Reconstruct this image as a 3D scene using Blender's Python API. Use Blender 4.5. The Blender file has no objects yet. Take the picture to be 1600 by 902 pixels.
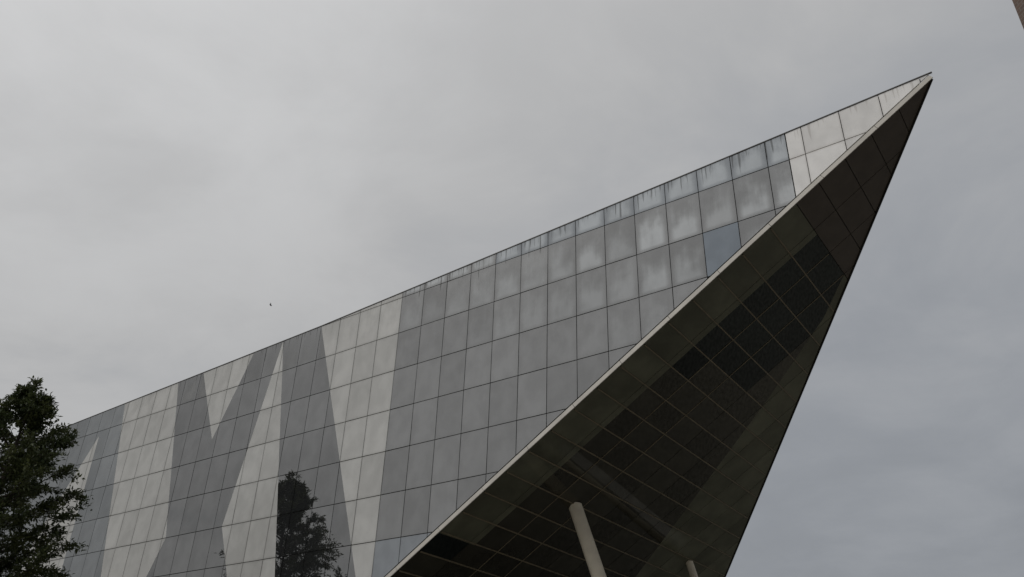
import bpy, bmesh, math, random
import numpy as np
from mathutils import Vector, Matrix
rad = math.radians
rng = random.Random(7)
sc = bpy.context.scene
COL = sc.collection

# ------------------------------------------------------------------ camera
CAM = Vector((21.477, -21.643, 1.6))
RX = Vector((0.8162586, 0.5769509, 0.0291465))      # image right
RY = -Vector((-0.2726161, 0.4291924, -0.8610891))   # image up
RZ = -Vector((-0.5093156, 0.6949256, 0.5076181))    # backwards
cam_d = bpy.data.cameras.new('camera')
cam = bpy.data.objects.new('camera', cam_d)
COL.objects.link(cam)
m = Matrix((RX, RY, RZ)).transposed().to_4x4()
m.translation = CAM
cam.matrix_world = m
cam_d.sensor_width = 36.0
cam_d.lens = 1306.64 / 1600 * 36
cam_d.clip_end = 6000
sc.camera = cam

# ------------------------------------------------------------------ sky and sun
SUN_DIR = Vector((-0.52, -0.42, 0.74)).normalized()   # towards the veiled sun
w = bpy.data.worlds.new('World'); sc.world = w; w.use_nodes = True
nt = w.node_tree; nt.nodes.clear()
def N(tree, typ, **kw):
    n = tree.nodes.new(typ)
    for k, v in kw.items():
        setattr(n, k, v)
    return n
def link(tree, a, b): tree.links.new(a, b)
def math_node(tree, op, a, b=None, clamp=False):
    n = N(tree, 'ShaderNodeMath', operation=op); n.use_clamp = clamp
    for i, v in enumerate((a, b)):
        if v is None: continue
        if isinstance(v, (int, float)): n.inputs[i].default_value = v
        else: link(tree, v, n.inputs[i])
    return n.outputs[0]
def smooth(tree, v, a, b, lo=0.0, hi=1.0):
    n = N(tree, 'ShaderNodeMapRange', interpolation_type='SMOOTHSTEP')
    link(tree, v, n.inputs[0])
    n.inputs[1].default_value = a; n.inputs[2].default_value = b
    n.inputs[3].default_value = lo; n.inputs[4].default_value = hi
    return n.outputs[0]
def mixcol(tree, f, a, b, blend='MIX'):
    n = N(tree, 'ShaderNodeMix', data_type='RGBA', blend_type=blend)
    for sock, v in ((n.inputs[0], f), (n.inputs[6], a), (n.inputs[7], b)):
        if isinstance(v, (int, float)): sock.default_value = v
        elif isinstance(v, tuple): sock.default_value = (*v, 1) if len(v) == 3 else v
        else: link(tree, v, sock)
    return n.outputs[2]

tc = N(nt, 'ShaderNodeTexCoord')
sep = N(nt, 'ShaderNodeSeparateXYZ'); link(nt, tc.outputs['Generated'], sep.inputs[0])
zz = math_node(nt, 'MAXIMUM', sep.outputs[2], 0.0)
den = math_node(nt, 'ADD', zz, 0.22)
cx = math_node(nt, 'DIVIDE', sep.outputs[0], den)
cy = math_node(nt, 'DIVIDE', sep.outputs[1], den)
comb = N(nt, 'ShaderNodeCombineXYZ'); link(nt, cx, comb.inputs[0]); link(nt, cy, comb.inputs[1])
n1 = N(nt, 'ShaderNodeTexNoise'); link(nt, comb.outputs[0], n1.inputs['Vector'])
n1.inputs['Scale'].default_value = 2.6; n1.inputs['Detail'].default_value = 8; n1.inputs['Roughness'].default_value = 0.58
n1.inputs['Distortion'].default_value = 0.3
n2 = N(nt, 'ShaderNodeTexNoise'); link(nt, comb.outputs[0], n2.inputs['Vector'])
n2.inputs['Scale'].default_value = 0.45; n2.inputs['Detail'].default_value = 2
cl = math_node(nt, 'ADD', math_node(nt, 'MULTIPLY', n1.outputs[0], 0.55), math_node(nt, 'MULTIPLY', n2.outputs[0], 0.45))
cl = smooth(nt, cl, 0.36, 0.64, 0.91, 1.09)
# overcast: brighter towards the zenith and towards the veiled sun
zen = math_node(nt, 'ADD', math_node(nt, 'MULTIPLY', zz, 0.42), 0.66)
dp = N(nt, 'ShaderNodeVectorMath', operation='DOT_PRODUCT'); link(nt, tc.outputs['Generated'], dp.inputs[0])
dp.inputs[1].default_value = SUN_DIR
glow = smooth(nt, dp.outputs['Value'], 0.0, 1.0, 0.885, 1.34)
val = math_node(nt, 'MULTIPLY', math_node(nt, 'MULTIPLY', cl, zen), glow)
tint = mixcol(nt, smooth(nt, val, 0.62, 1.0), (0.372, 0.392, 0.425), (0.418, 0.419, 0.421))
gcol = N(nt, 'ShaderNodeVectorMath', operation='SCALE'); link(nt, tint, gcol.inputs[0]); link(nt, val, gcol.inputs['Scale'])
sky = N(nt, 'ShaderNodeTexSky', sky_type='NISHITA', sun_disc=False)
sky.sun_elevation = math.asin(SUN_DIR.z)
sky.sun_rotation = math.atan2(SUN_DIR.x, SUN_DIR.y)
sky.air_density = 1.5; sky.dust_density = 4.0
b1 = N(nt, 'ShaderNodeBackground'); link(nt, sky.outputs[0], b1.inputs[0]); b1.inputs[1].default_value = 0.05
b2 = N(nt, 'ShaderNodeBackground'); link(nt, gcol.outputs[0], b2.inputs[0]); b2.inputs[1].default_value = 1.185
mx = N(nt, 'ShaderNodeMixShader'); mx.inputs[0].default_value = 0.94
link(nt, b1.outputs[0], mx.inputs[1]); link(nt, b2.outputs[0], mx.inputs[2])
out = N(nt, 'ShaderNodeOutputWorld'); link(nt, mx.outputs[0], out.inputs[0])

sl = bpy.data.lights.new('sun', 'SUN'); sl.energy = 1.0; sl.angle = rad(25); sl.color = (1.0, 0.97, 0.93)
so = bpy.data.objects.new('sun', sl); COL.objects.link(so)
so.rotation_euler = SUN_DIR.to_track_quat('Z', 'Y').to_euler()

sc.view_settings.view_transform = 'Standard'; sc.view_settings.look = 'None'
sc.view_settings.gamma = 1; sc.view_settings.use_curve_mapping = False
sc.view_settings.exposure = 0.0

# ------------------------------------------------------------------ helpers
def tag(o, label=None, cat=None, group=None, kind=None):
    for k, v in (('label', label), ('category', cat), ('group', group), ('kind', kind)):
        if v: o[k] = v
    return o
def empty(name, loc=(0, 0, 0)):
    o = bpy.data.objects.new(name, None); COL.objects.link(o); o.location = loc
    o.empty_display_size = 0.2
    return o
def mesh_obj(name, verts, faces, mat, parent=None, smooth_sh=False):
    me = bpy.data.meshes.new(name); me.from_pydata([tuple(v) for v in verts], [], faces); me.update()
    if mat: me.materials.append(mat)
    if smooth_sh: me.polygons.foreach_set('use_smooth', [True] * len(me.polygons))
    o = bpy.data.objects.new(name, me); COL.objects.link(o)
    if parent: o.parent = parent
    return o
def clip_convex(sub, clip):
    """Sutherland-Hodgman: polygon sub (any) cut by convex counter-clockwise clip."""
    outp = list(sub)
    for k in range(len(clip)):
        a, b = clip[k], clip[(k + 1) % len(clip)]
        ins = lambda p: (b[0]-a[0])*(p[1]-a[1]) - (b[1]-a[1])*(p[0]-a[0]) >= -1e-9
        src, outp = outp, []
        for q in range(len(src)):
            p, r = src[q], src[(q + 1) % len(src)]
            ip, ir = ins(p), ins(r)
            if ip: outp.append(p)
            if ip != ir:
                d1 = (b[0]-a[0])*(p[1]-a[1]) - (b[1]-a[1])*(p[0]-a[0])
                d2 = (b[0]-a[0])*(r[1]-a[1]) - (b[1]-a[1])*(r[0]-a[0])
                t = d1 / (d1 - d2)
                outp.append((p[0]+(r[0]-p[0])*t, p[1]+(r[1]-p[1])*t))
        if not outp: return []
    res = []
    for p in outp:
        if not res or (abs(p[0]-res[-1][0]) + abs(p[1]-res[-1][1])) > 1e-4: res.append(p)
    if len(res) > 1 and abs(res[0][0]-res[-1][0]) + abs(res[0][1]-res[-1][1]) < 1e-4: res.pop()
    return res if len(res) >= 3 else []
def area(p):
    return 0.5 * sum(p[k][0]*p[(k+1) % len(p)][1] - p[(k+1) % len(p)][0]*p[k][1] for k in range(len(p)))
def ccw(p): return p if area(p) > 0 else p[::-1]

# ------------------------------------------------------------------ materials
def mat(name):
    M = bpy.data.materials.new(name); M.use_nodes = True
    t = M.node_tree; t.nodes.clear()
    o = N(t, 'ShaderNodeOutputMaterial')
    return M, t, o
def simple(name, col, rough=0.6, spec=0.4, noise=0.0, scale=3.0, col2=None, metal=0.0, bump=0.0):
    M, t, o = mat(name)
    p = N(t, 'ShaderNodeBsdfPrincipled'); link(t, p.outputs[0], o.inputs[0])
    p.inputs['Roughness'].default_value = rough; p.inputs['Specular IOR Level'].default_value = spec
    p.inputs['Metallic'].default_value = metal
    tcn = N(t, 'ShaderNodeTexCoord')
    ns = N(t, 'ShaderNodeTexNoise'); link(t, tcn.outputs['Object'], ns.inputs['Vector'])
    ns.inputs['Scale'].default_value = scale; ns.inputs['Detail'].default_value = 6
    c2 = col2 or tuple(c * (1 - noise) for c in col)
    link(t, mixcol(t, smooth(t, ns.outputs[0], 0.35, 0.68), col, c2), p.inputs['Base Color'])
    if bump:
        b = N(t, 'ShaderNodeBump'); b.inputs['Strength'].default_value = bump
        link(t, ns.outputs[0], b.inputs['Height']); link(t, b.outputs[0], p.inputs['Normal'])
    return M

def panel_mat(name, base, mirror, mfac, rough, haze=(0.40, 0.42, 0.43), dirt=(0.10, 0.10, 0.095), stain=1.0, var=0.07):
    """Printed glass cladding: a matt print under a mirror-like face, with
    run-off streaks below the joints and a pale film in the middle of a pane."""
    M, t, o = mat(name)
    uv = N(t, 'ShaderNodeUVMap', uv_map='cell')
    top = N(t, 'ShaderNodeUVMap', uv_map='drop')
    su = N(t, 'ShaderNodeSeparateXYZ'); link(t, uv.outputs[0], su.inputs[0])
    stp = N(t, 'ShaderNodeSeparateXYZ'); link(t, top.outputs[0], stp.inputs[0])
    u, v = su.outputs[0], su.outputs[1]
    xx, dropd = stp.outputs[0], stp.outputs[1]
    oi = N(t, 'ShaderNodeObjectInfo')
    wa = N(t, 'ShaderNodeAttribute', attribute_type='OBJECT', attribute_name='weather')
    wth = wa.outputs['Fac']
    # streak noise: fine across, long down
    cs = N(t, 'ShaderNodeCombineXYZ')
    link(t, math_node(t, 'MULTIPLY', xx, 7.0), cs.inputs[0]); link(t, math_node(t, 'MULTIPLY', v, 0.9), cs.inputs[1])
    link(t, math_node(t, 'MULTIPLY', oi.outputs['Random'], 40.0), cs.inputs[2])
    sn = N(t, 'ShaderNodeTexNoise'); link(t, cs.outputs[0], sn.inputs['Vector'])
    sn.inputs['Scale'].default_value = 1.0; sn.inputs['Detail'].default_value = 4; sn.inputs['Roughness'].default_value = 0.6
    # broad noise
    cb = N(t, 'ShaderNodeCombineXYZ'); link(t, math_node(t, 'MULTIPLY', u, 1.6), cb.inputs[0]); link(t, math_node(t, 'MULTIPLY', v, 1.6), cb.inputs[1])
    link(t, math_node(t, 'MULTIPLY', oi.outputs['Random'], 90.0), cb.inputs[2])
    bn = N(t, 'ShaderNodeTexNoise'); link(t, cb.outputs[0], bn.inputs['Vector']); bn.inputs['Scale'].default_value = 1.3; bn.inputs['Detail'].default_value = 3
    # pale film: away from the side joints, low in the pane, with ragged upper edge
    eu = math_node(t, 'MINIMUM', u, math_node(t, 'SUBTRACT', 1.0, u))
    film_u = smooth(t, eu, 0.0, 0.22)
    vv = math_node(t, 'ADD', v, math_node(t, 'MULTIPLY', math_node(t, 'SUBTRACT', sn.outputs[0], 0.5), 0.6))
    vv = math_node(t, 'ADD', vv, math_node(t, 'MULTIPLY', math_node(t, 'SUBTRACT', bn.outputs[0], 0.5), 1.1))
    film_v = smooth(t, vv, 0.0, 0.85)
    film_b = smooth(t, math_node(t, 'SUBTRACT', 1.0, v), 0.0, 0.12, 0.35, 1.0)
    film = math_node(t, 'MULTIPLY', math_node(t, 'MULTIPLY', film_u, film_v), math_node(t, 'MULTIPLY', film_b, wth), clamp=True)
    # dirt drips hanging from the top edge of the wall
    cd = N(t, 'ShaderNodeCombineXYZ'); link(t, math_node(t, 'MULTIPLY', xx, 9.0), cd.inputs[0]); link(t, math_node(t, 'MULTIPLY', dropd, 0.5), cd.inputs[1])
    dn = N(t, 'ShaderNodeTexNoise'); link(t, cd.outputs[0], dn.inputs['Vector']); dn.inputs['Scale'].default_value = 1.0; dn.inputs['Detail'].default_value = 5
    dd = math_node(t, 'SUBTRACT', math_node(t, 'MULTIPLY', math_node(t, 'SUBTRACT', dn.outputs[0], 0.50), 6.0), math_node(t, 'MULTIPLY', dropd, 1.25))
    da = N(t, 'ShaderNodeAttribute', attribute_type='OBJECT', attribute_name='drip')
    drip = math_node(t, 'MULTIPLY', smooth(t, dd, -0.05, 0.45, 0.0, 0.75 * stain), da.outputs['Fac'])
    # slightly darker close to the joints
    ev = math_node(t, 'MINIMUM', v, math_node(t, 'SUBTRACT', 1.0, v))
    edge_dark = math_node(t, 'MULTIPLY', smooth(t, math_node(t, 'MINIMUM', eu, ev), 0.0, 0.07, 0.22, 0.0), 1.0)
    # per pane shade
    shade = math_node(t, 'ADD', math_node(t, 'MULTIPLY', math_node(t, 'SUBTRACT', oi.outputs['Random'], 0.5), 2 * var), 1.0)
    shade = math_node(t, 'MULTIPLY', shade, smooth(t, bn.outputs[0], 0.3, 0.7, 0.94, 1.06))
    bc = mixcol(t, math_node(t, 'MULTIPLY', film, 0.84), base, haze)
    bc = mixcol(t, drip, bc, dirt)
    bc = mixcol(t, edge_dark, bc, dirt)
    sc_ = N(t, 'ShaderNodeVectorMath', operation='SCALE'); link(t, bc, sc_.inputs[0]); link(t, shade, sc_.inputs['Scale'])
    dif = N(t, 'ShaderNodeBsdfDiffuse'); link(t, sc_.outputs[0], dif.inputs[0])
    gl = N(t, 'ShaderNodeBsdfGlossy'); gl.inputs['Roughness'].default_value = rough
    gs = N(t, 'ShaderNodeVectorMath', operation='SCALE'); gs.inputs[0].default_value = mirror; link(t, shade, gs.inputs['Scale'])
    link(t, gs.outputs[0], gl.inputs['Color'])
    # film and dirt take away some of the mirror
    mf = math_node(t, 'MULTIPLY', math_node(t, 'SUBTRACT', 1.0, math_node(t, 'MAXIMUM', math_node(t, 'MULTIPLY', film, 0.75), drip)), mfac)
    mxs = N(t, 'ShaderNodeMixShader'); link(t, mf, mxs.inputs[0]); link(t, dif.outputs[0], mxs.inputs[1]); link(t, gl.outputs[0], mxs.inputs[2])
    link(t, mxs.outputs[0], o.inputs[0])
    return M

MT = {
 'light': panel_mat('pale_printed_glass', (0.545, 0.542, 0.52), (0.55, 0.55, 0.54), 0.16, 0.22, haze=(0.72, 0.71, 0.69), dirt=(0.20, 0.195, 0.18)),
 'white': panel_mat('white_printed_glass', (0.90, 0.885, 0.86), (0.6, 0.6, 0.6), 0.10, 0.25, haze=(0.93, 0.92, 0.90), dirt=(0.36, 0.32, 0.28)),
 'grey': panel_mat('grey_printed_glass', (0.191, 0.192, 0.190), (0.414, 0.416, 0.416), 0.44, 0.14, haze=(0.76, 0.795, 0.815), dirt=(0.10, 0.10, 0.095)),
 'blue': panel_mat('blue_grey_printed_glass', (0.25, 0.268, 0.285), (0.40, 0.42, 0.44), 0.45, 0.10, haze=(0.74, 0.785, 0.815)),
 'deep_blue': panel_mat('deep_blue_glass', (0.145, 0.168, 0.195), (0.35, 0.385, 0.42), 0.5, 0.08, haze=(0.4, 0.45, 0.5)),
 'dark': panel_mat('dark_mirror_glass', (0.10, 0.104, 0.108), (0.277, 0.278, 0.277), 0.82, 0.02, haze=(0.34, 0.34, 0.335), dirt=(0.04, 0.04, 0.038)),
 'slate': panel_mat('slate_mirror_glass', (0.15, 0.158, 0.162), (0.36, 0.372, 0.378), 0.66, 0.04, haze=(0.30, 0.31, 0.31)),
}
M_back = simple('dark_joint', (0.07, 0.068, 0.064), 0.8, 0.2)
M_cope = simple('dark_coping', (0.10, 0.095, 0.088), 0.5, 0.4, 0.3)
M_fascia = simple('pale_aluminium_trim', (0.68, 0.645, 0.58), 0.45, 0.4, 0.18, 1.2)
M_trim = simple('dark_edge_trim', (0.028, 0.025, 0.022), 0.8, 0.1, 0.3)
M_sof_tip = simple('brown_soffit_metal', (0.105, 0.088, 0.070), 0.55, 0.25, 0.15, 2.0)
M_mull = simple('bronze_mullion', (0.21, 0.175, 0.115), 0.5, 0.3, 0.2)
M_roof = simple('roof_membrane', (0.22, 0.22, 0.21), 0.8, 0.3, 0.2)
M_rear = simple('rear_cladding', (0.20, 0.20, 0.20), 0.3, 0.5, 0.15, 1.0)
M_column = simple('cream_column_paint', (0.87, 0.79, 0.63), 0.5, 0.35, 0.14, 1.6)
M_ground = simple('plaza_paving', (0.25, 0.238, 0.215), 0.8, 0.3, 0.5, 3.5)
M_pathm = simple('pale_stone_path', (0.55, 0.53, 0.50), 0.8, 0.3, 0.2, 1.0)

def soffit_mat(name, base, mirror, mfac, rough, var=0.2):
    M, t, o = mat(name)
    oi = N(t, 'ShaderNodeObjectInfo'); tcn = N(t, 'ShaderNodeTexCoord')
    ns = N(t, 'ShaderNodeTexNoise'); link(t, tcn.outputs['Object'], ns.inputs['Vector']); ns.inputs['Scale'].default_value = 0.9; ns.inputs['Detail'].default_value = 5
    sh = math_node(t, 'ADD', math_node(t, 'MULTIPLY', math_node(t, 'SUBTRACT', oi.outputs['Random'], 0.5), 2 * var), 1.0)
    sh = math_node(t, 'MULTIPLY', sh, smooth(t, ns.outputs[0], 0.3, 0.7, 0.8, 1.2))
    s1 = N(t, 'ShaderNodeVectorMath', operation='SCALE'); s1.inputs[0].default_value = base; link(t, sh, s1.inputs['Scale'])
    d = N(t, 'ShaderNodeBsdfDiffuse'); link(t, s1.outputs[0], d.inputs[0])
    g = N(t, 'ShaderNodeBsdfGlossy'); g.inputs[0].default_value = (*mirror, 1); g.inputs['Roughness'].default_value = rough
    mxs = N(t, 'ShaderNodeMixShader'); mxs.inputs[0].default_value = mfac
    link(t, d.outputs[0], mxs.inputs[1]); link(t, g.outputs[0], mxs.inputs[2]); link(t, mxs.outputs[0], o.inputs[0])
    return M
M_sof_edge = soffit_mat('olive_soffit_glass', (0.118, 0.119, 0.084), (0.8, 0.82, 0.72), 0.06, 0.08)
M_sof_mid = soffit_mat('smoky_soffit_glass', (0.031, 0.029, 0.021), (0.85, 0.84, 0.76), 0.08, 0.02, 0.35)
M_sof_in = soffit_mat('black_glass_and_reflection', (0.008, 0.010, 0.009), (0.8, 0.85, 0.82), 0.055, 0.015, 0.35)

# ------------------------------------------------------------------ ground
gm = mesh_obj('ground', [(-2500, -2500, 0), (2500, -2500, 0), (2500, 2500, 0), (-2500, 2500, 0)], [(0, 1, 2, 3)], M_ground)
tag(gm, kind='structure')
pt = mesh_obj('path', [(8.4, 16.2, .008), (9.0, 16.0, .008), (7.3, 33, .008), (6.6, 33, .008)], [(0, 1, 2, 3)], M_pathm)
tag(pt, kind='structure')

# ------------------------------------------------------------------ the wedge building
PW, PH, ZT = 1.2, 1.66037, 18.751           # pane width, pane height, height of row 0
def fw(i, j, y=0.0): return (i * PW, y, ZT - j * PH)
bld = empty('angular_building', (-20, 0, 0))
tag(bld, 'long grey glass building rising to a sharp pointed overhang', 'building')
OFF = Vector((-20, 0, 0))
def bpart(name, verts, faces, mt, parent=None, sm=False):
    vs = [Vector(v) - OFF for v in verts]
    return mesh_obj(name, vs, faces, mt, parent or bld, sm)

TOPK = [(-40.0, 0.82), (-21.0, 0.385), (-4.0, -0.01), (17.42, -0.79)]
def jtop(i):
    for (a, ja), (b, jb) in zip(TOPK, TOPK[1:]):
        if i <= b: return ja + (jb - ja) * (i - a) / (b - a)
    return TOPK[-1][1]
def jbot(i): return min(6.990 - 0.4498 * i, 11.27)
def B(j): return -16.43 + .332 * j
def Cc(j): return -12.6 + .364 * j
def Vl(j): return -10.98 + .7 * j
def Vr(j): return -9.26 - .644 * (j - 2.45)
S_ = lambda j: -4 + .5 * j
JT = -0.5
regions = [
 ('slate', [(-40, JT), (B(JT), JT), (B(12), 12), (-17.4, 12), (-17.76, 1.16), (-28.2, 12), (-40, 12)]),
 ('light', [(-17.76, 1.16), (-17.4, 12), (-28.2, 12)]),
 ('light', [(B(JT), JT), (Cc(JT), JT), (-10.78, 5), (-13.43, 9)]),
 ('dark', [(Cc(JT), JT), (Vl(JT), JT), (-9.26, 2.45), (Vr(JT), JT), (-6.07, JT), (-6.07, .03), (-7.54, 5), (-2.99, 12), (B(12), 12), (-13.43, 9), (-10.78, 5)]),
 ('light', [(Vl(JT), JT), (Vr(JT), JT), (-9.26, 2.45)]),
 ('light', [(-6.07, .03), (-2.72, 12), (-2.99, 12), (-7.54, 5)]),
 ('dark', [(-6.07, JT), (S_(JT), JT), (0, 8), (0, 12), (-2.72, 12), (-6.07, .03)]),
 ('light', [(S_(JT), JT), (0, JT), (0, 8)]),
 ('grey', [(0, -3), (13.555, -3), (13.555, 12), (0, 12)]),
 ('white', [(13.585, -3), (20, -3), (20, 12), (13.585, 12)]),
]
def img(p):
    q = Vector(p) - CAM
    x, y, z = q.dot(RX), q.dot(RY), -q.dot(RZ)
    if z < 0.1: return None
    return 800 + 1306.64 * x / z, 451 - 1306.64 * y / z
def weather(i, j, kind):
    if kind == 'grey':
        if j < 0: return 0.85
        a = min(max((i - 1) / 8.0, 0), 1)
        if j == 0: return (0.30 + 0.65 * a) * rng.uniform(0.62, 1)
        if j == 1: return (0.12 + 0.75 * a) * rng.uniform(0.45, 1)
        if j == 2: return 0.35 * a * rng.uniform(0.2, 1)
        return 0.05
    if kind == 'white': return 0.5
    if kind == 'light': return 0.5 if j <= 0 else 0.15
    if kind == 'dark': return rng.uniform(.35, .8) if j <= 0 else (0.12 if j == 1 else 0.02)
    return 0.15
def prism(poly3, depth, tilt=(0, 0)):
    """poly3: list of (x,z) counter-clockwise seen from the street (-y); returns verts, faces"""
    n = len(poly3)
    cx_ = sum(p[0] for p in poly3) / n; cz_ = sum(p[1] for p in poly3) / n
    vs = [(x, tilt[0]*(x-cx_) + tilt[1]*(z-cz_), z) for x, z in poly3] + [(x, depth, z) for x, z in poly3]
    fs = [tuple(range(n))] + [((k+1) % n, k, k+n, (k+1) % n + n) for k in range(n)]
    return vs, fs
GX, GZ = 0.012, 0.014
hidden = []
tilts = {}
npanel = 0
for i in range(-36, 18):
    for j in range(-1, 12):
        if j > jbot(i) or j + 1 < jtop(i + 1) - 0.02 and j + 1 < jtop(i) - 0.02: continue
        gx, gz = GX / PW, GZ / PH
        cell = [(i + gx, j + gz), (i + 1 - gx, j + gz), (i + 1 - gx, j + 1 - gz), (i + gx, j + 1 - gz)]
        cell = ccw(cell)
        # trim by the top edge and by the rising lower edge
        t0, t1 = jtop(i) + 0.014, jtop(i + 1) + 0.014
        b0, b1 = 6.990 - .4498 * i - 0.012, 6.990 - .4498 * (i + 1) - 0.012
        if j <= 1: cell = clip_convex(cell, ccw([(i - 1, 2 * t0 - t1), (i + 2, 2 * t1 - t0), (i + 2, 40), (i - 1, 40)]))
        if cell: cell = clip_convex(cell, ccw([(i - 1, 2 * b0 - b1), (i + 2, 2 * b1 - b0), (i + 2, -40), (i - 1, -40)]))
        if cell: cell = clip_convex(cell, ccw([(-50, -9), (50, -9), (50, 11.27), (-50, 11.27)]))
        if not cell: continue
        cell = ccw(cell)
        tilt = (rng.gauss(0, .0022), rng.gauss(0, .0022))
        bluec = rng.random()
        for kind, reg in regions:
            pc = clip_convex(reg, cell)
            if not pc or abs(area(pc)) < 0.004: continue
            xz = [(a * PW, ZT - b * PH) for a, b in pc]
            if area(xz) < 0: xz = xz[::-1]
            vs, fs = prism(xz, 0.035, tilt)
            vis = False
            for x, z in xz:
                q = img((x, 0, z))
                if q and 20 < q[0] < 1640 and -40 < q[1] < 915: vis = True
            mk = kind
            if kind == 'grey' and (i, j) == (11, 1): mk = 'deep_blue'
            elif kind == 'grey' and (j >= 6 or j == -1 and i >= 4): mk = 'blue'
            if not vis:
                hidden.append((vs, fs, mk)); continue
            o = bpart('panel', vs, fs, MT[mk])
            me = o.data
            uv = me.uv_layers.new(name='cell'); dr = me.uv_layers.new(name='drop')
            for lp in me.loops:
                vx, vy, vz = vs[lp.vertex_index]
                uu = vx / PW - i; vv_ = (ZT - vz) / PH - j
                uv.data[lp.index].uv = (uu, vv_)
                dr.data[lp.index].uv = (vx, (ZT - vz) - jtop(vx / PW) * PH)
            o['weather'] = 0.12 if (i, j) == (11, 1) else weather(i, j, kind)
            o['drip'] = {'grey': 0.9, 'white': 0.45, 'dark': 0.7, 'light': 0.25, 'slate': 0.25}[kind]
            npanel += 1
hv, hf, hm = [], [], []
for vs, fs, mk in hidden:
    b0 = len(hv); hv += vs; hf += [tuple(k + b0 for k in f) for f in fs]; hm += [mk] * len(fs)
if hv:
    o = bpart('lower_cladding', hv, hf, MT['grey']); o['kind'] = 'stuff'; o['weather'] = 0.05
    names = list(MT); o.data.materials.clear()
    for k in names: o.data.materials.append(MT[k])
    for p, mk in zip(o.data.polygons, hm): p.material_index = names.index(mk)
    o.data.uv_layers.new(name='cell'); dr = o.data.uv_layers.new(name='drop')
    for lp in o.data.loops: dr.data[lp.index].uv = (0, 9)
print('facade panels', npanel)

# backing sheet behind the joints
tops = [(-36.0, jtop(-36)), (-21.0, jtop(-21)), (-4.0, jtop(-4)), (17.30, jtop(17.30))]
bk = [fw(i, j + .02, .05) for i, j in tops] + [fw(17.2, jbot(17.2) - 0.02, .05), fw(-9.5, 11.27, .05), fw(-36, 11.27, .05)]
bpart('backing', bk, [tuple(range(len(bk)))[::-1]], M_back)

# ---- soffit plane: (s,t) -> world
P0 = Vector((0, 0, 6.942)); EV = Vector((0.84895, 0, 0.52847)); DN = Vector((0.52847, 0, -0.84895))
def sf(s, t, d=0.0): return P0 + EV * s + Vector((0, t, 0)) + DN * d
def tedge(s): return 1.02 * (24.475 - s)
S_BOT = -11.2
# coping along the top edge: an L-shaped cap in three lengths
for (a, ja), (b, jb) in zip(tops, tops[1:]):
    A = Vector(fw(a, ja)); Bv = Vector(fw(b, jb))
    sec = [(-.02, .022), (-.02, -.012), (.25, -.012), (.25, .022)]
    sec_b = sec if b < 17 else [(-.02, .02), (-.02, -.012), (.03, -.012), (.03, .02)]
    vs = [A + Vector((0, y, z)) for y, z in sec] + [Bv + Vector((0, y, z)) for y, z in sec_b]
    bpart('coping', vs, [(0, 1, 5, 4), (1, 2, 6, 5), (2, 3, 7, 6), (3, 0, 4, 7), (3, 2, 1, 0), (4, 5, 6, 7)], M_cope)
# fascia: pale trim along the rising lower edge, in lengths with open joints
s0 = S_BOT
s_end = 24.44
while s0 < s_end - .05:
    s1 = s0 + 2.0964
    g = .006
    hgt0 = 0.140; hgt1 = 0.140
    up = -DN
    sec = [(-.014, -.004), (.016, -.004), (.016, 1), (-.014, 1)]
    vs = []
    for s_, hg in ((s0 + g, hgt0), (s1 - g, hgt1)):
        for y, k in sec:
            vs.append(sf(s_, y) + up * (hg if k == 1 else k))
    bpart('fascia', vs, [(0, 1, 5, 4), (1, 2, 6, 5), (2, 3, 7, 6), (3, 0, 4, 7), (3, 2, 1, 0), (4, 5, 6, 7)], M_fascia)
    s0 = s1
# dark edge trim along the right edge of the soffit
ed = Vector((EV.x, -1.02, EV.z)).normalized()
inw = Vector((-1.02 * EV.x, -1.0, -1.02 * EV.z)).normalized()
for k in range(9):
    sa = 24.42 - k * 3.4; sb = max(24.42 - (k + 1) * 3.4, -5.2)
    if sa <= sb: break
    vs = []
    for s_ in (sa - .004, sb + .004):
        c = sf(s_, tedge(s_))
        for wv, d in ((0, -.12), (0, .02), (.085, .02), (.085, -.08)):
            vs.append(c + inw * wv + DN * d)
    bpart('edge_trim', vs, [(0, 1, 5, 4), (1, 2, 6, 5), (2, 3, 7, 6), (3, 0, 4, 7), (3, 2, 1, 0), (4, 5, 6, 7)], M_trim)

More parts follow.
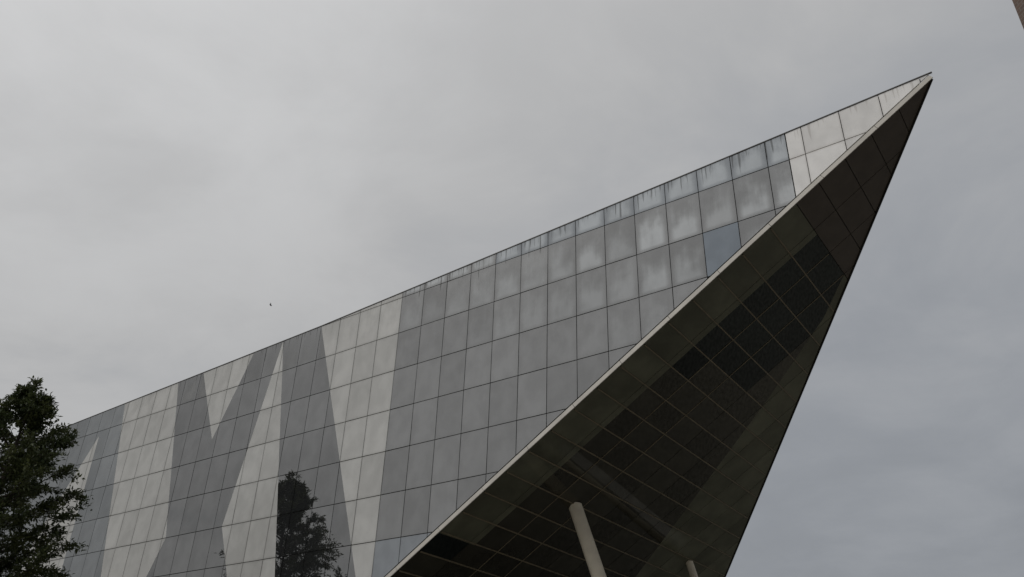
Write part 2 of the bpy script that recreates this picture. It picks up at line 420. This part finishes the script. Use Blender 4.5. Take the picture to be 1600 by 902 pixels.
sl_ = [24.6, 23.15, 22.1, 21.08, 20.05, 19.15, 18.1, 16.95, 15.92, 14.87]
while sl_[-1] > -4: sl_.append(sl_[-1] - 1.036)
tl_ = [0.02, 1.69]
while tl_[-1] < 30: tl_.append(tl_[-1] + 1.6)
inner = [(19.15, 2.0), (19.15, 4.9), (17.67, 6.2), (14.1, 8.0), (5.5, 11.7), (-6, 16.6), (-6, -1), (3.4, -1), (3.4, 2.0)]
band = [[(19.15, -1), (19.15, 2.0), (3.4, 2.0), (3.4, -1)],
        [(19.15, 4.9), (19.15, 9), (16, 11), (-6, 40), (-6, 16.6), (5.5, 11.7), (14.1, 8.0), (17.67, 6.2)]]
tipz = [[(26, -1), (26, 12), (19.15, 12), (19.15, -1)]]
ns_ = 0
low_cells = []
for a in range(len(sl_) - 1):
    sh, slo = sl_[a], sl_[a + 1]
    for b in range(len(tl_) - 1):
        t0, t1 = tl_[b], tl_[b + 1]
        if t0 > tedge(slo): break
        g = .013
        cell = [(slo + g, t0 + g), (sh - g, t0 + g), (sh - g, t1 - g), (slo + g, t1 - g)]
        cell = clip_convex(cell, ccw([(30, tedge(30) - .11), (30, -60), (-30, -60), (-30, tedge(-30) - .11)]))
        if not cell: continue
        cell = ccw(cell)
        tilt = (rng.gauss(0, .002), rng.gauss(0, .002))
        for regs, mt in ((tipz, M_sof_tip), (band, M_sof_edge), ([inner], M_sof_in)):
            for rg in regs:
                pc = clip_convex(rg, cell)
                if not pc or abs(area(pc)) < .004: continue
                pc = ccw(pc)
                n = len(pc)
                cs_ = sum(p[0] for p in pc) / n; ct_ = sum(p[1] for p in pc) / n
                vs = [sf(s_, t_, tilt[0]*(s_-cs_) + tilt[1]*(t_-ct_)) for s_, t_ in pc] + [sf(s_, t_, -.04) for s_, t_ in pc]
                fs = [tuple(range(n))[::-1]] + [(k, (k+1) % n, (k+1) % n + n, k + n) for k in range(n)]
                vis = any((q := img(v)) and q[1] < 930 for v in vs[:n])
                if not vis:
                    low_cells.append((vs, fs, mt)); continue
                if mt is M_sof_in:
                    black = (slo > 13.7 and t0 < 5.5) or (slo > 12.6 and t0 < 3) or (slo < 3.4 and t0 < 1 and slo > 1.8)  # upper near-black panes: a dark reflection painted in as glass colour
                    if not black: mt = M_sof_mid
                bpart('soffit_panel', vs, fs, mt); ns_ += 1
if low_cells:
    hv, hf, hm = [], [], []
    mats = [M_sof_tip, M_sof_edge, M_sof_in]
    for vs, fs, mt in low_cells:
        b0 = len(hv); hv += vs; hf += [tuple(k + b0 for k in f) for f in fs]; hm += [mats.index(mt)] * len(fs)
    o = bpart('low_soffit', hv, hf, mats[0]); o['kind'] = 'stuff'
    for mt in mats[1:]: o.data.materials.append(mt)
    for p, k in zip(o.data.polygons, hm): p.material_index = k
print('soffit panels', ns_)
SB = sl_[-1]
bkv = [sf(24.3, .02, -.06), sf(SB, .02, -.06), sf(SB, tedge(SB) - .1, -.06), sf(24.3, .1, -.06)]
bpart('soffit_backing', bkv, [(0, 1, 2, 3)], M_back)
bkv = [sf(SB, .02, -.03), sf(S_BOT + 3.2, .02, -.03), sf(S_BOT + 3.2, tedge(SB) - .1, -.03), sf(SB, tedge(SB) - .1, -.03)]
bpart('low_soffit_plate', bkv, [(0, 1, 2, 3)], M_sof_in)
xl = sf(S_BOT + 3.3, 0).x; zl = sf(S_BOT + 3.3, 0).z
bpart('lobby_wall', [(xl, .1, 0), (xl, 33, 0), (xl, 33, zl), (xl, .1, zl)], [(0, 1, 2, 3)], M_rear)
# mullions across the soffit
def bar(p, q, side, wd, name, mt, hi=.028):
    side = side.normalized() * wd / 2
    vs = []
    for c in (p, q):
        vs += [c - side, c + side, c + side + DN * hi, c - side + DN * hi]
    bpart(name, vs, [(0, 1, 5, 4), (1, 2, 6, 5), (2, 3, 7, 6), (3, 0, 4, 7), (3, 2, 1, 0), (4, 5, 6, 7)], mt)
for s_ in sl_[6:]:
    bar(sf(s_, .10), sf(s_, tedge(s_) - .22), EV, .042, 'mullion', M_mull)
for t_ in tl_[2:4]:
    smax = min(19.1, 24.475 - (t_ + .25) / 1.02)
    bar(sf(-4, t_, -.012), sf(smax, t_, -.012), Vector((0, 1, 0)), .030, 'transom', M_mull)

# roof and rear wall
def ztop(x): return ZT - jtop(x / PW) * PH
xs = [-43.2, -25.2, -4.8, 20.6]
def ye(x): return max(tedge(x / EV.x), 0.05)
YB = 42.0
rv = []
for x in xs: rv.append((x, .25, ztop(x) - .03))
xi = EV.x * (24.475 - YB / 1.02)
rv += [(xi, YB, ztop(xi) - .03), (-43.2, YB, ztop(-43.2) - .03)]
bpart('roof', rv, [tuple(range(len(rv)))], M_roof)
xr = [20.7 - k * (20.7 - xi) / 16 for k in range(17)]
vs, fs = [], []
for x in xr:
    zs = max(sf(x / EV.x, 0).z, 0.0)
    vs += [(x, ye(x) - .01, zs), (x, ye(x) - .01, max(ztop(x) - .04, zs + .01))]
for k in range(16): fs.append((2*k, 2*k+2, 2*k+3, 2*k+1))
bpart('rear_wall', vs, fs, M_rear)
vs = [(-43.2, .05, 0), (-43.2, YB, 0), (-43.2, YB, ztop(-43.2) - .05), (-43.2, .05, ztop(-43.2) - .05)]
bpart('end_wall', vs, [(0, 3, 2, 1)], M_rear)
vs = [(-43.2, YB, 0), (xi, YB, 0), (xi, YB, ztop(xi) - .05), (-43.2, YB, ztop(-43.2) - .05)]
bpart('end_wall', vs, [(0, 3, 2, 1)], M_rear)

# raked columns under the overhang
def column(x, y, zt, lean, r, name='column'):
    D = Vector((lean, 0, -1)); 
    top = Vector((x, y, zt + .05)); L = zt + .05
    vs, fs = [], []
    nseg = 40
    rings = [(0.0, r * 1.0), (0.3, r), (0.34, r * .985), (0.36, r), (L - .06, r), (L - .06, r * 1.25), (L, r * 1.25)]
    for d, rr in rings:
        c = top + D * d
        for k in range(nseg):
            a = 2 * math.pi * k / nseg
            vs.append(c + Vector((rr * math.cos(a) * 1.05, rr * math.sin(a), 0)))
    for q in range(len(rings) - 1):
        for k in range(nseg):
            fs.append((q*nseg + k, q*nseg + (k+1) % nseg, (q+1)*nseg + (k+1) % nseg, (q+1)*nseg + k))
    o = bpart(name, vs, [f[::-1] for f in fs], M_column, None, True)
    return o
column(5.50, 4.50, 10.42, .36, .255)
column(5.45, 14.40, 10.32, .28, .165)

# ------------------------------------------------------------------ tree in front of the wall
def leaf_mat(name, c1, c2):
    M, t, o = mat(name)
    g = N(t, 'ShaderNodeNewGeometry')
    at = N(t, 'ShaderNodeAttribute', attribute_name='tone')
    p = N(t, 'ShaderNodeBsdfPrincipled')
    link(t, mixcol(t, at.outputs['Fac'], c1, c2), p.inputs['Base Color'])
    p.inputs['Roughness'].default_value = 0.5; p.inputs['Specular IOR Level'].default_value = 0.25
    tr = N(t, 'ShaderNodeBsdfTranslucent'); link(t, mixcol(t, at.outputs['Fac'], c1, c2), tr.inputs[0])
    a = N(t, 'ShaderNodeMixShader'); a.inputs[0].default_value = 0.25
    link(t, p.outputs[0], a.inputs[1]); link(t, tr.outputs[0], a.inputs[2]); link(t, a.outputs[0], o.inputs[0])
    return M
M_leaf = leaf_mat('dark_green_leaf', (0.030, 0.046, 0.020), (0.105, 0.118, 0.044))
M_bark = simple('grey_brown_bark', (0.07, 0.058, 0.045), 0.9, 0.2, 0.4, 6.0, bump=0.4)

def tubes(paths, nseg=6):
    vs, fs = [], []
    for path in paths:
        base = len(vs); prev = None
        for k, (c, r) in enumerate(path):
            c = Vector(c)
            d = (Vector(path[min(k+1, len(path)-1)][0]) - Vector(path[max(k-1, 0)][0])).normalized()
            u = d.cross(Vector((0.31, 0.9, 0.2))).normalized(); v = d.cross(u)
            for q in range(nseg):
                a = 2 * math.pi * q / nseg
                vs.append(c + u * r * math.cos(a) + v * r * math.sin(a))
        for k in range(len(path) - 1):
            for q in range(nseg):
                fs.append((base + k*nseg + q, base + k*nseg + (q+1) % nseg, base + (k+1)*nseg + (q+1) % nseg, base + (k+1)*nseg + q))
    return vs, fs
def make_tree(base, height, profile, seed, label):
    R = random.Random(seed)
    nr = np.random.default_rng(seed)
    root = empty('broadleaf_tree', base)
    tag(root, label, 'tree')
    # trunk
    def axis(z): return Vector((0.72 - .72 * (z / height) ** 2 + 0.12 * math.sin(z * .5), 0.14 * math.sin(z * .5 + 1), z))
    zs = [0, .3, 1, 2, 4, 6, 8, 10, 12, height - 1.6, height - .35]
    trunk = [(axis(z), max(.24 * (1 - z / (height + .3)) ** .9, .012) * (1.35 if z == 0 else 1)) for z in zs]
    limbs, sprays = [], []
    z = 2.6; ang = R.uniform(0, 6.28)
    while z < height - .5:
        f = z / height
        rmax = np.interp(z, [p[0] for p in profile], [p[1] for p in profile])
        nb = 1
        for _ in range(nb):
            ang += 2.4 + R.uniform(-.4, .4)
            up = 0.45 + 0.75 * f + R.uniform(-.12, .2)
            L = rmax * R.uniform(.50, .92)
            d = Vector((math.cos(ang), math.sin(ang), 0))
            p0 = axis(max(z - L * up * .75, 1.6))
            pts = []
            r0 = .028 + .012 * L
            for k in range(6):
                q = k / 5
                pp = p0 + d * (L * q) + Vector((0, 0, L * up * (q ** 1.25) * .75))
                pp += Vector((R.gauss(0, .05), R.gauss(0, .05), R.gauss(0, .05))) * (L * .5 if k else 0)
                pts.append((pp, r0 * (1 - q) + .006))
            limbs.append(pts)
            # side branches with leafy sprays
            for k in range(2, 6):
                c = pts[k][0]
                for sbn in range(3 if k < 5 else 4):
                    a2 = ang + R.uniform(-1.25, 1.25)
                    l2 = R.uniform(.35, .95) * (0.55 + .16 * rmax)
                    e = c + Vector((math.cos(a2) * l2, math.sin(a2) * l2, R.uniform(-.15, .65) * l2))
                    rl = float(np.interp(e.z, [p[0] for p in profile], [p[1] for p in profile])) * R.uniform(.80, 1.18)
                    ax = axis(e.z); hr = math.hypot(e.x - ax.x, e.y - ax.y)
                    if hr > rl: e.x = ax.x + (e.x - ax.x) * rl / hr; e.y = ax.y + (e.y - ax.y) * rl / hr
                    mid = (c + e) / 2 + Vector((R.gauss(0, .05), R.gauss(0, .05), R.gauss(.03, .05)))
                    limbs.append([(c, .012), (mid, .009), (e, .004)])
                    sprays.append((c, e, R.random()))
        z += R.uniform(.085, .14) * (1.0 if z < height - 3 else 1.1)
    for k in range(15):   # leader
        z = height - R.uniform(.0, 1.9)
        a2 = R.uniform(0, 6.28); l2 = .12 + (height - z) * .42 * R.random()
        c = axis(z - .25); e = c + Vector((math.cos(a2) * l2, math.sin(a2) * l2, .25 + .3 * R.random()))
        if e.z > height: e.z = height - .05 * R.random()
        sprays.append((c, e, R.random())); limbs.append([(c, .008), (e, .003)])
    vs, fs = tubes([trunk], 14); mesh_obj('trunk', vs, fs, M_bark, root, True)
    vs, fs = tubes(limbs, 4); mesh_obj('branches', vs, fs, M_bark, root, True)
    # leaves
    V, T = [], []
    for c, e, tone in sprays:
        c = np.array(c); e = np.array(e); L = np.linalg.norm(e - c)
        n = int(22 + 40 * L)
        q = nr.random(n) ** .7
        pos = c + (e - c) * q[:, None] * 1.08 + nr.normal(0, .06 + .05 * L, (n, 3)) * np.array([1, 1, .75])
        out_ = (e - c) / max(L, .01)
        d = out_ * .7 + nr.normal(0, .75, (n, 3)); d[:, 2] += .1; d /= np.linalg.norm(d, axis=1)[:, None]
        up = nr.normal(0, .5, (n, 3)); up[:, 2] += 1
        sd = np.cross(d, up); sd /= np.linalg.norm(sd, axis=1)[:, None]
        nn = np.cross(sd, d)
        ln = nr.uniform(.11, .24, n)[:, None]; wd = ln * nr.uniform(.15, .26, n)[:, None]
        v = np.stack([pos, pos + d * ln * .45 + sd * wd + nn * wd * .35, pos + d * ln - nn * ln * .12, pos + d * ln * .45 - sd * wd + nn * wd * .35], 1)
        V.append(v.reshape(-1, 3)); T.append(np.repeat(np.clip(tone * .7 + nr.random(n) * .3, 0, 1), 4))
    V = np.concatenate(V); T = np.concatenate(T); nl = len(V) // 4
    me = bpy.data.meshes.new('crown')
    tri = np.arange(nl)[:, None] * 4 + np.array([0, 1, 2, 0, 2, 3])
    me.vertices.add(len(V)); me.vertices.foreach_set('co', V.ravel())
    me.loops.add(nl * 6); me.loops.foreach_set('vertex_index', tri.ravel().astype(np.int32))
    me.polygons.add(nl * 2); me.polygons.foreach_set('loop_start', np.arange(nl * 2, dtype=np.int32) * 3)
    me.update(calc_edges=True)
    at = me.attributes.new('tone', 'FLOAT', 'POINT'); at.data.foreach_set('value', T.astype(np.float32))
    me.materials.append(M_leaf)
    o = bpy.data.objects.new('crown', me); COL.objects.link(o); o.parent = root
    print('leaves', nl)
    return root
make_tree((-13.9, -7.2, 0), 15.5, [(2, 2.2), (4, 3.2), (7, 3.45), (9.5, 3.25), (11.3, 2.95), (12.4, 2.6), (13.3, 1.9), (14.2, 1.05), (15.0, .45), (15.6, .12)], 11,
          'dark leafy tree standing in front of the glass wall')

# ------------------------------------------------------------------ brown tower at the right
def ray(px, py): return RX * ((px - 800) / 1306.64) + RY * (-(py - 451) / 1306.64) - RZ
dh = ray(1591.5, 26); dh.z = 0; dh.normalize()
base = CAM + dh * 20; base.z = 0
tw = empty('brown_tower', base)
tag(tw, 'corner of a tall brown brick tower at the upper right', 'building')
ang = math.atan2(dh.y, dh.x) - rad(128)
tw.rotation_euler = (0, 0, ang)
M_brick, t, o_ = mat('brown_brick')
p = N(t, 'ShaderNodeBsdfPrincipled'); link(t, p.outputs[0], o_.inputs[0])
tcn = N(t, 'ShaderNodeTexCoord'); br = N(t, 'ShaderNodeTexBrick'); mp = N(t, 'ShaderNodeMapping')
link(t, tcn.outputs['Object'], mp.inputs[0]); mp.inputs['Rotation'].default_value = (rad(90), 0, 0)
link(t, mp.outputs[0], br.inputs['Vector']); br.inputs['Scale'].default_value = 2.2
br.inputs['Color1'].default_value = (.13, .085, .065, 1); br.inputs['Color2'].default_value = (.09, .062, .05, 1); br.inputs['Mortar'].default_value = (.16, .14, .12, 1)
link(t, br.outputs[0], p.inputs['Base Color']); p.inputs['Roughness'].default_value = .85
M_win = simple('tower_window_glass', (0.03, 0.035, 0.04), 0.05, 0.6)
M_frame = simple('tower_window_frame', (0.12, 0.12, 0.12), 0.5, 0.4)
def box(x0, x1, y0, y1, z0, z1):
    v = [(x0,y0,z0),(x1,y0,z0),(x1,y1,z0),(x0,y1,z0),(x0,y0,z1),(x1,y0,z1),(x1,y1,z1),(x0,y1,z1)]
    f = [(0,3,2,1),(4,5,6,7),(0,1,5,4),(1,2,6,5),(2,3,7,6),(3,0,4,7)]
    return v, f
TH = 38.0; TL = 14.0
v, f = box(0, TL, 0, TL, 0, TH); mesh_obj('wall', v, f, M_brick, tw)
v, f = box(-.15, TL + .15, -.15, TL + .15, TH, TH + .5); mesh_obj('parapet', v, f, M_frame, tw)
for fl in range(11):
    for k in range(4):
        z0 = 1.2 + fl * 3.4; x0 = 1.4 + k * 3.2
        v, f = box(x0, x0 + 1.7, -.06, .02, z0, z0 + 1.8)
        fr = mesh_obj('window', v, f, M_frame, tw)
        v, f = box(x0 + .1, x0 + 1.6, -.075, -.062, z0 + .1, z0 + 1.7)
        mesh_obj('pane', v, f, M_win, fr)

# ------------------------------------------------------------------ bird in the sky
def bird(px, py, dist):
    d = ray(px, py).normalized(); c = CAM + d * dist
    root = empty('flying_bird', c); tag(root, 'tiny dark bird flying above the roof edge', 'bird')
    M_b = simple('dark_feather', (0.02, 0.02, 0.022), 0.7, 0.2)
    vs, fs = [], []
    prof = [(-.15, .004), (-.12, .022), (-.05, .045), (.03, .05), (.09, .034), (.12, .032), (.15, .018), (.18, .003)]
    for x, r in prof:
        for k in range(8):
            a = 2 * math.pi * k / 8; vs.append((x, r * math.cos(a), r * math.sin(a) * .9))
    for q in range(len(prof) - 1):
        for k in range(8): fs.append((q*8+k, q*8+(k+1) % 8, (q+1)*8+(k+1) % 8, (q+1)*8+k))
    # tail and wings grown from the same body
    b = len(vs); vs += [(-.12, -.02, .0), (-.12, .02, 0), (-.25, .05, .01), (-.25, -.05, .01)]; fs.append((b, b+1, b+2, b+3))
    for sgn in (-1, 1):
        b = len(vs)
        vs += [(.07, sgn*.03, .02), (-.06, sgn*.03, .015), (.10, sgn*.16, .10), (-.05, sgn*.17, .09), (.02, sgn*.34, .13), (-.03, sgn*.33, .125)]
        fs += [(b, b+2, b+3, b+1), (b+2, b+4, b+5, b+3)]
    mesh_obj('body', vs, fs, M_b, root, True)
    root.rotation_euler = (rad(50), rad(10), rad(100))
    return root
bird(422.5, 477, 85)
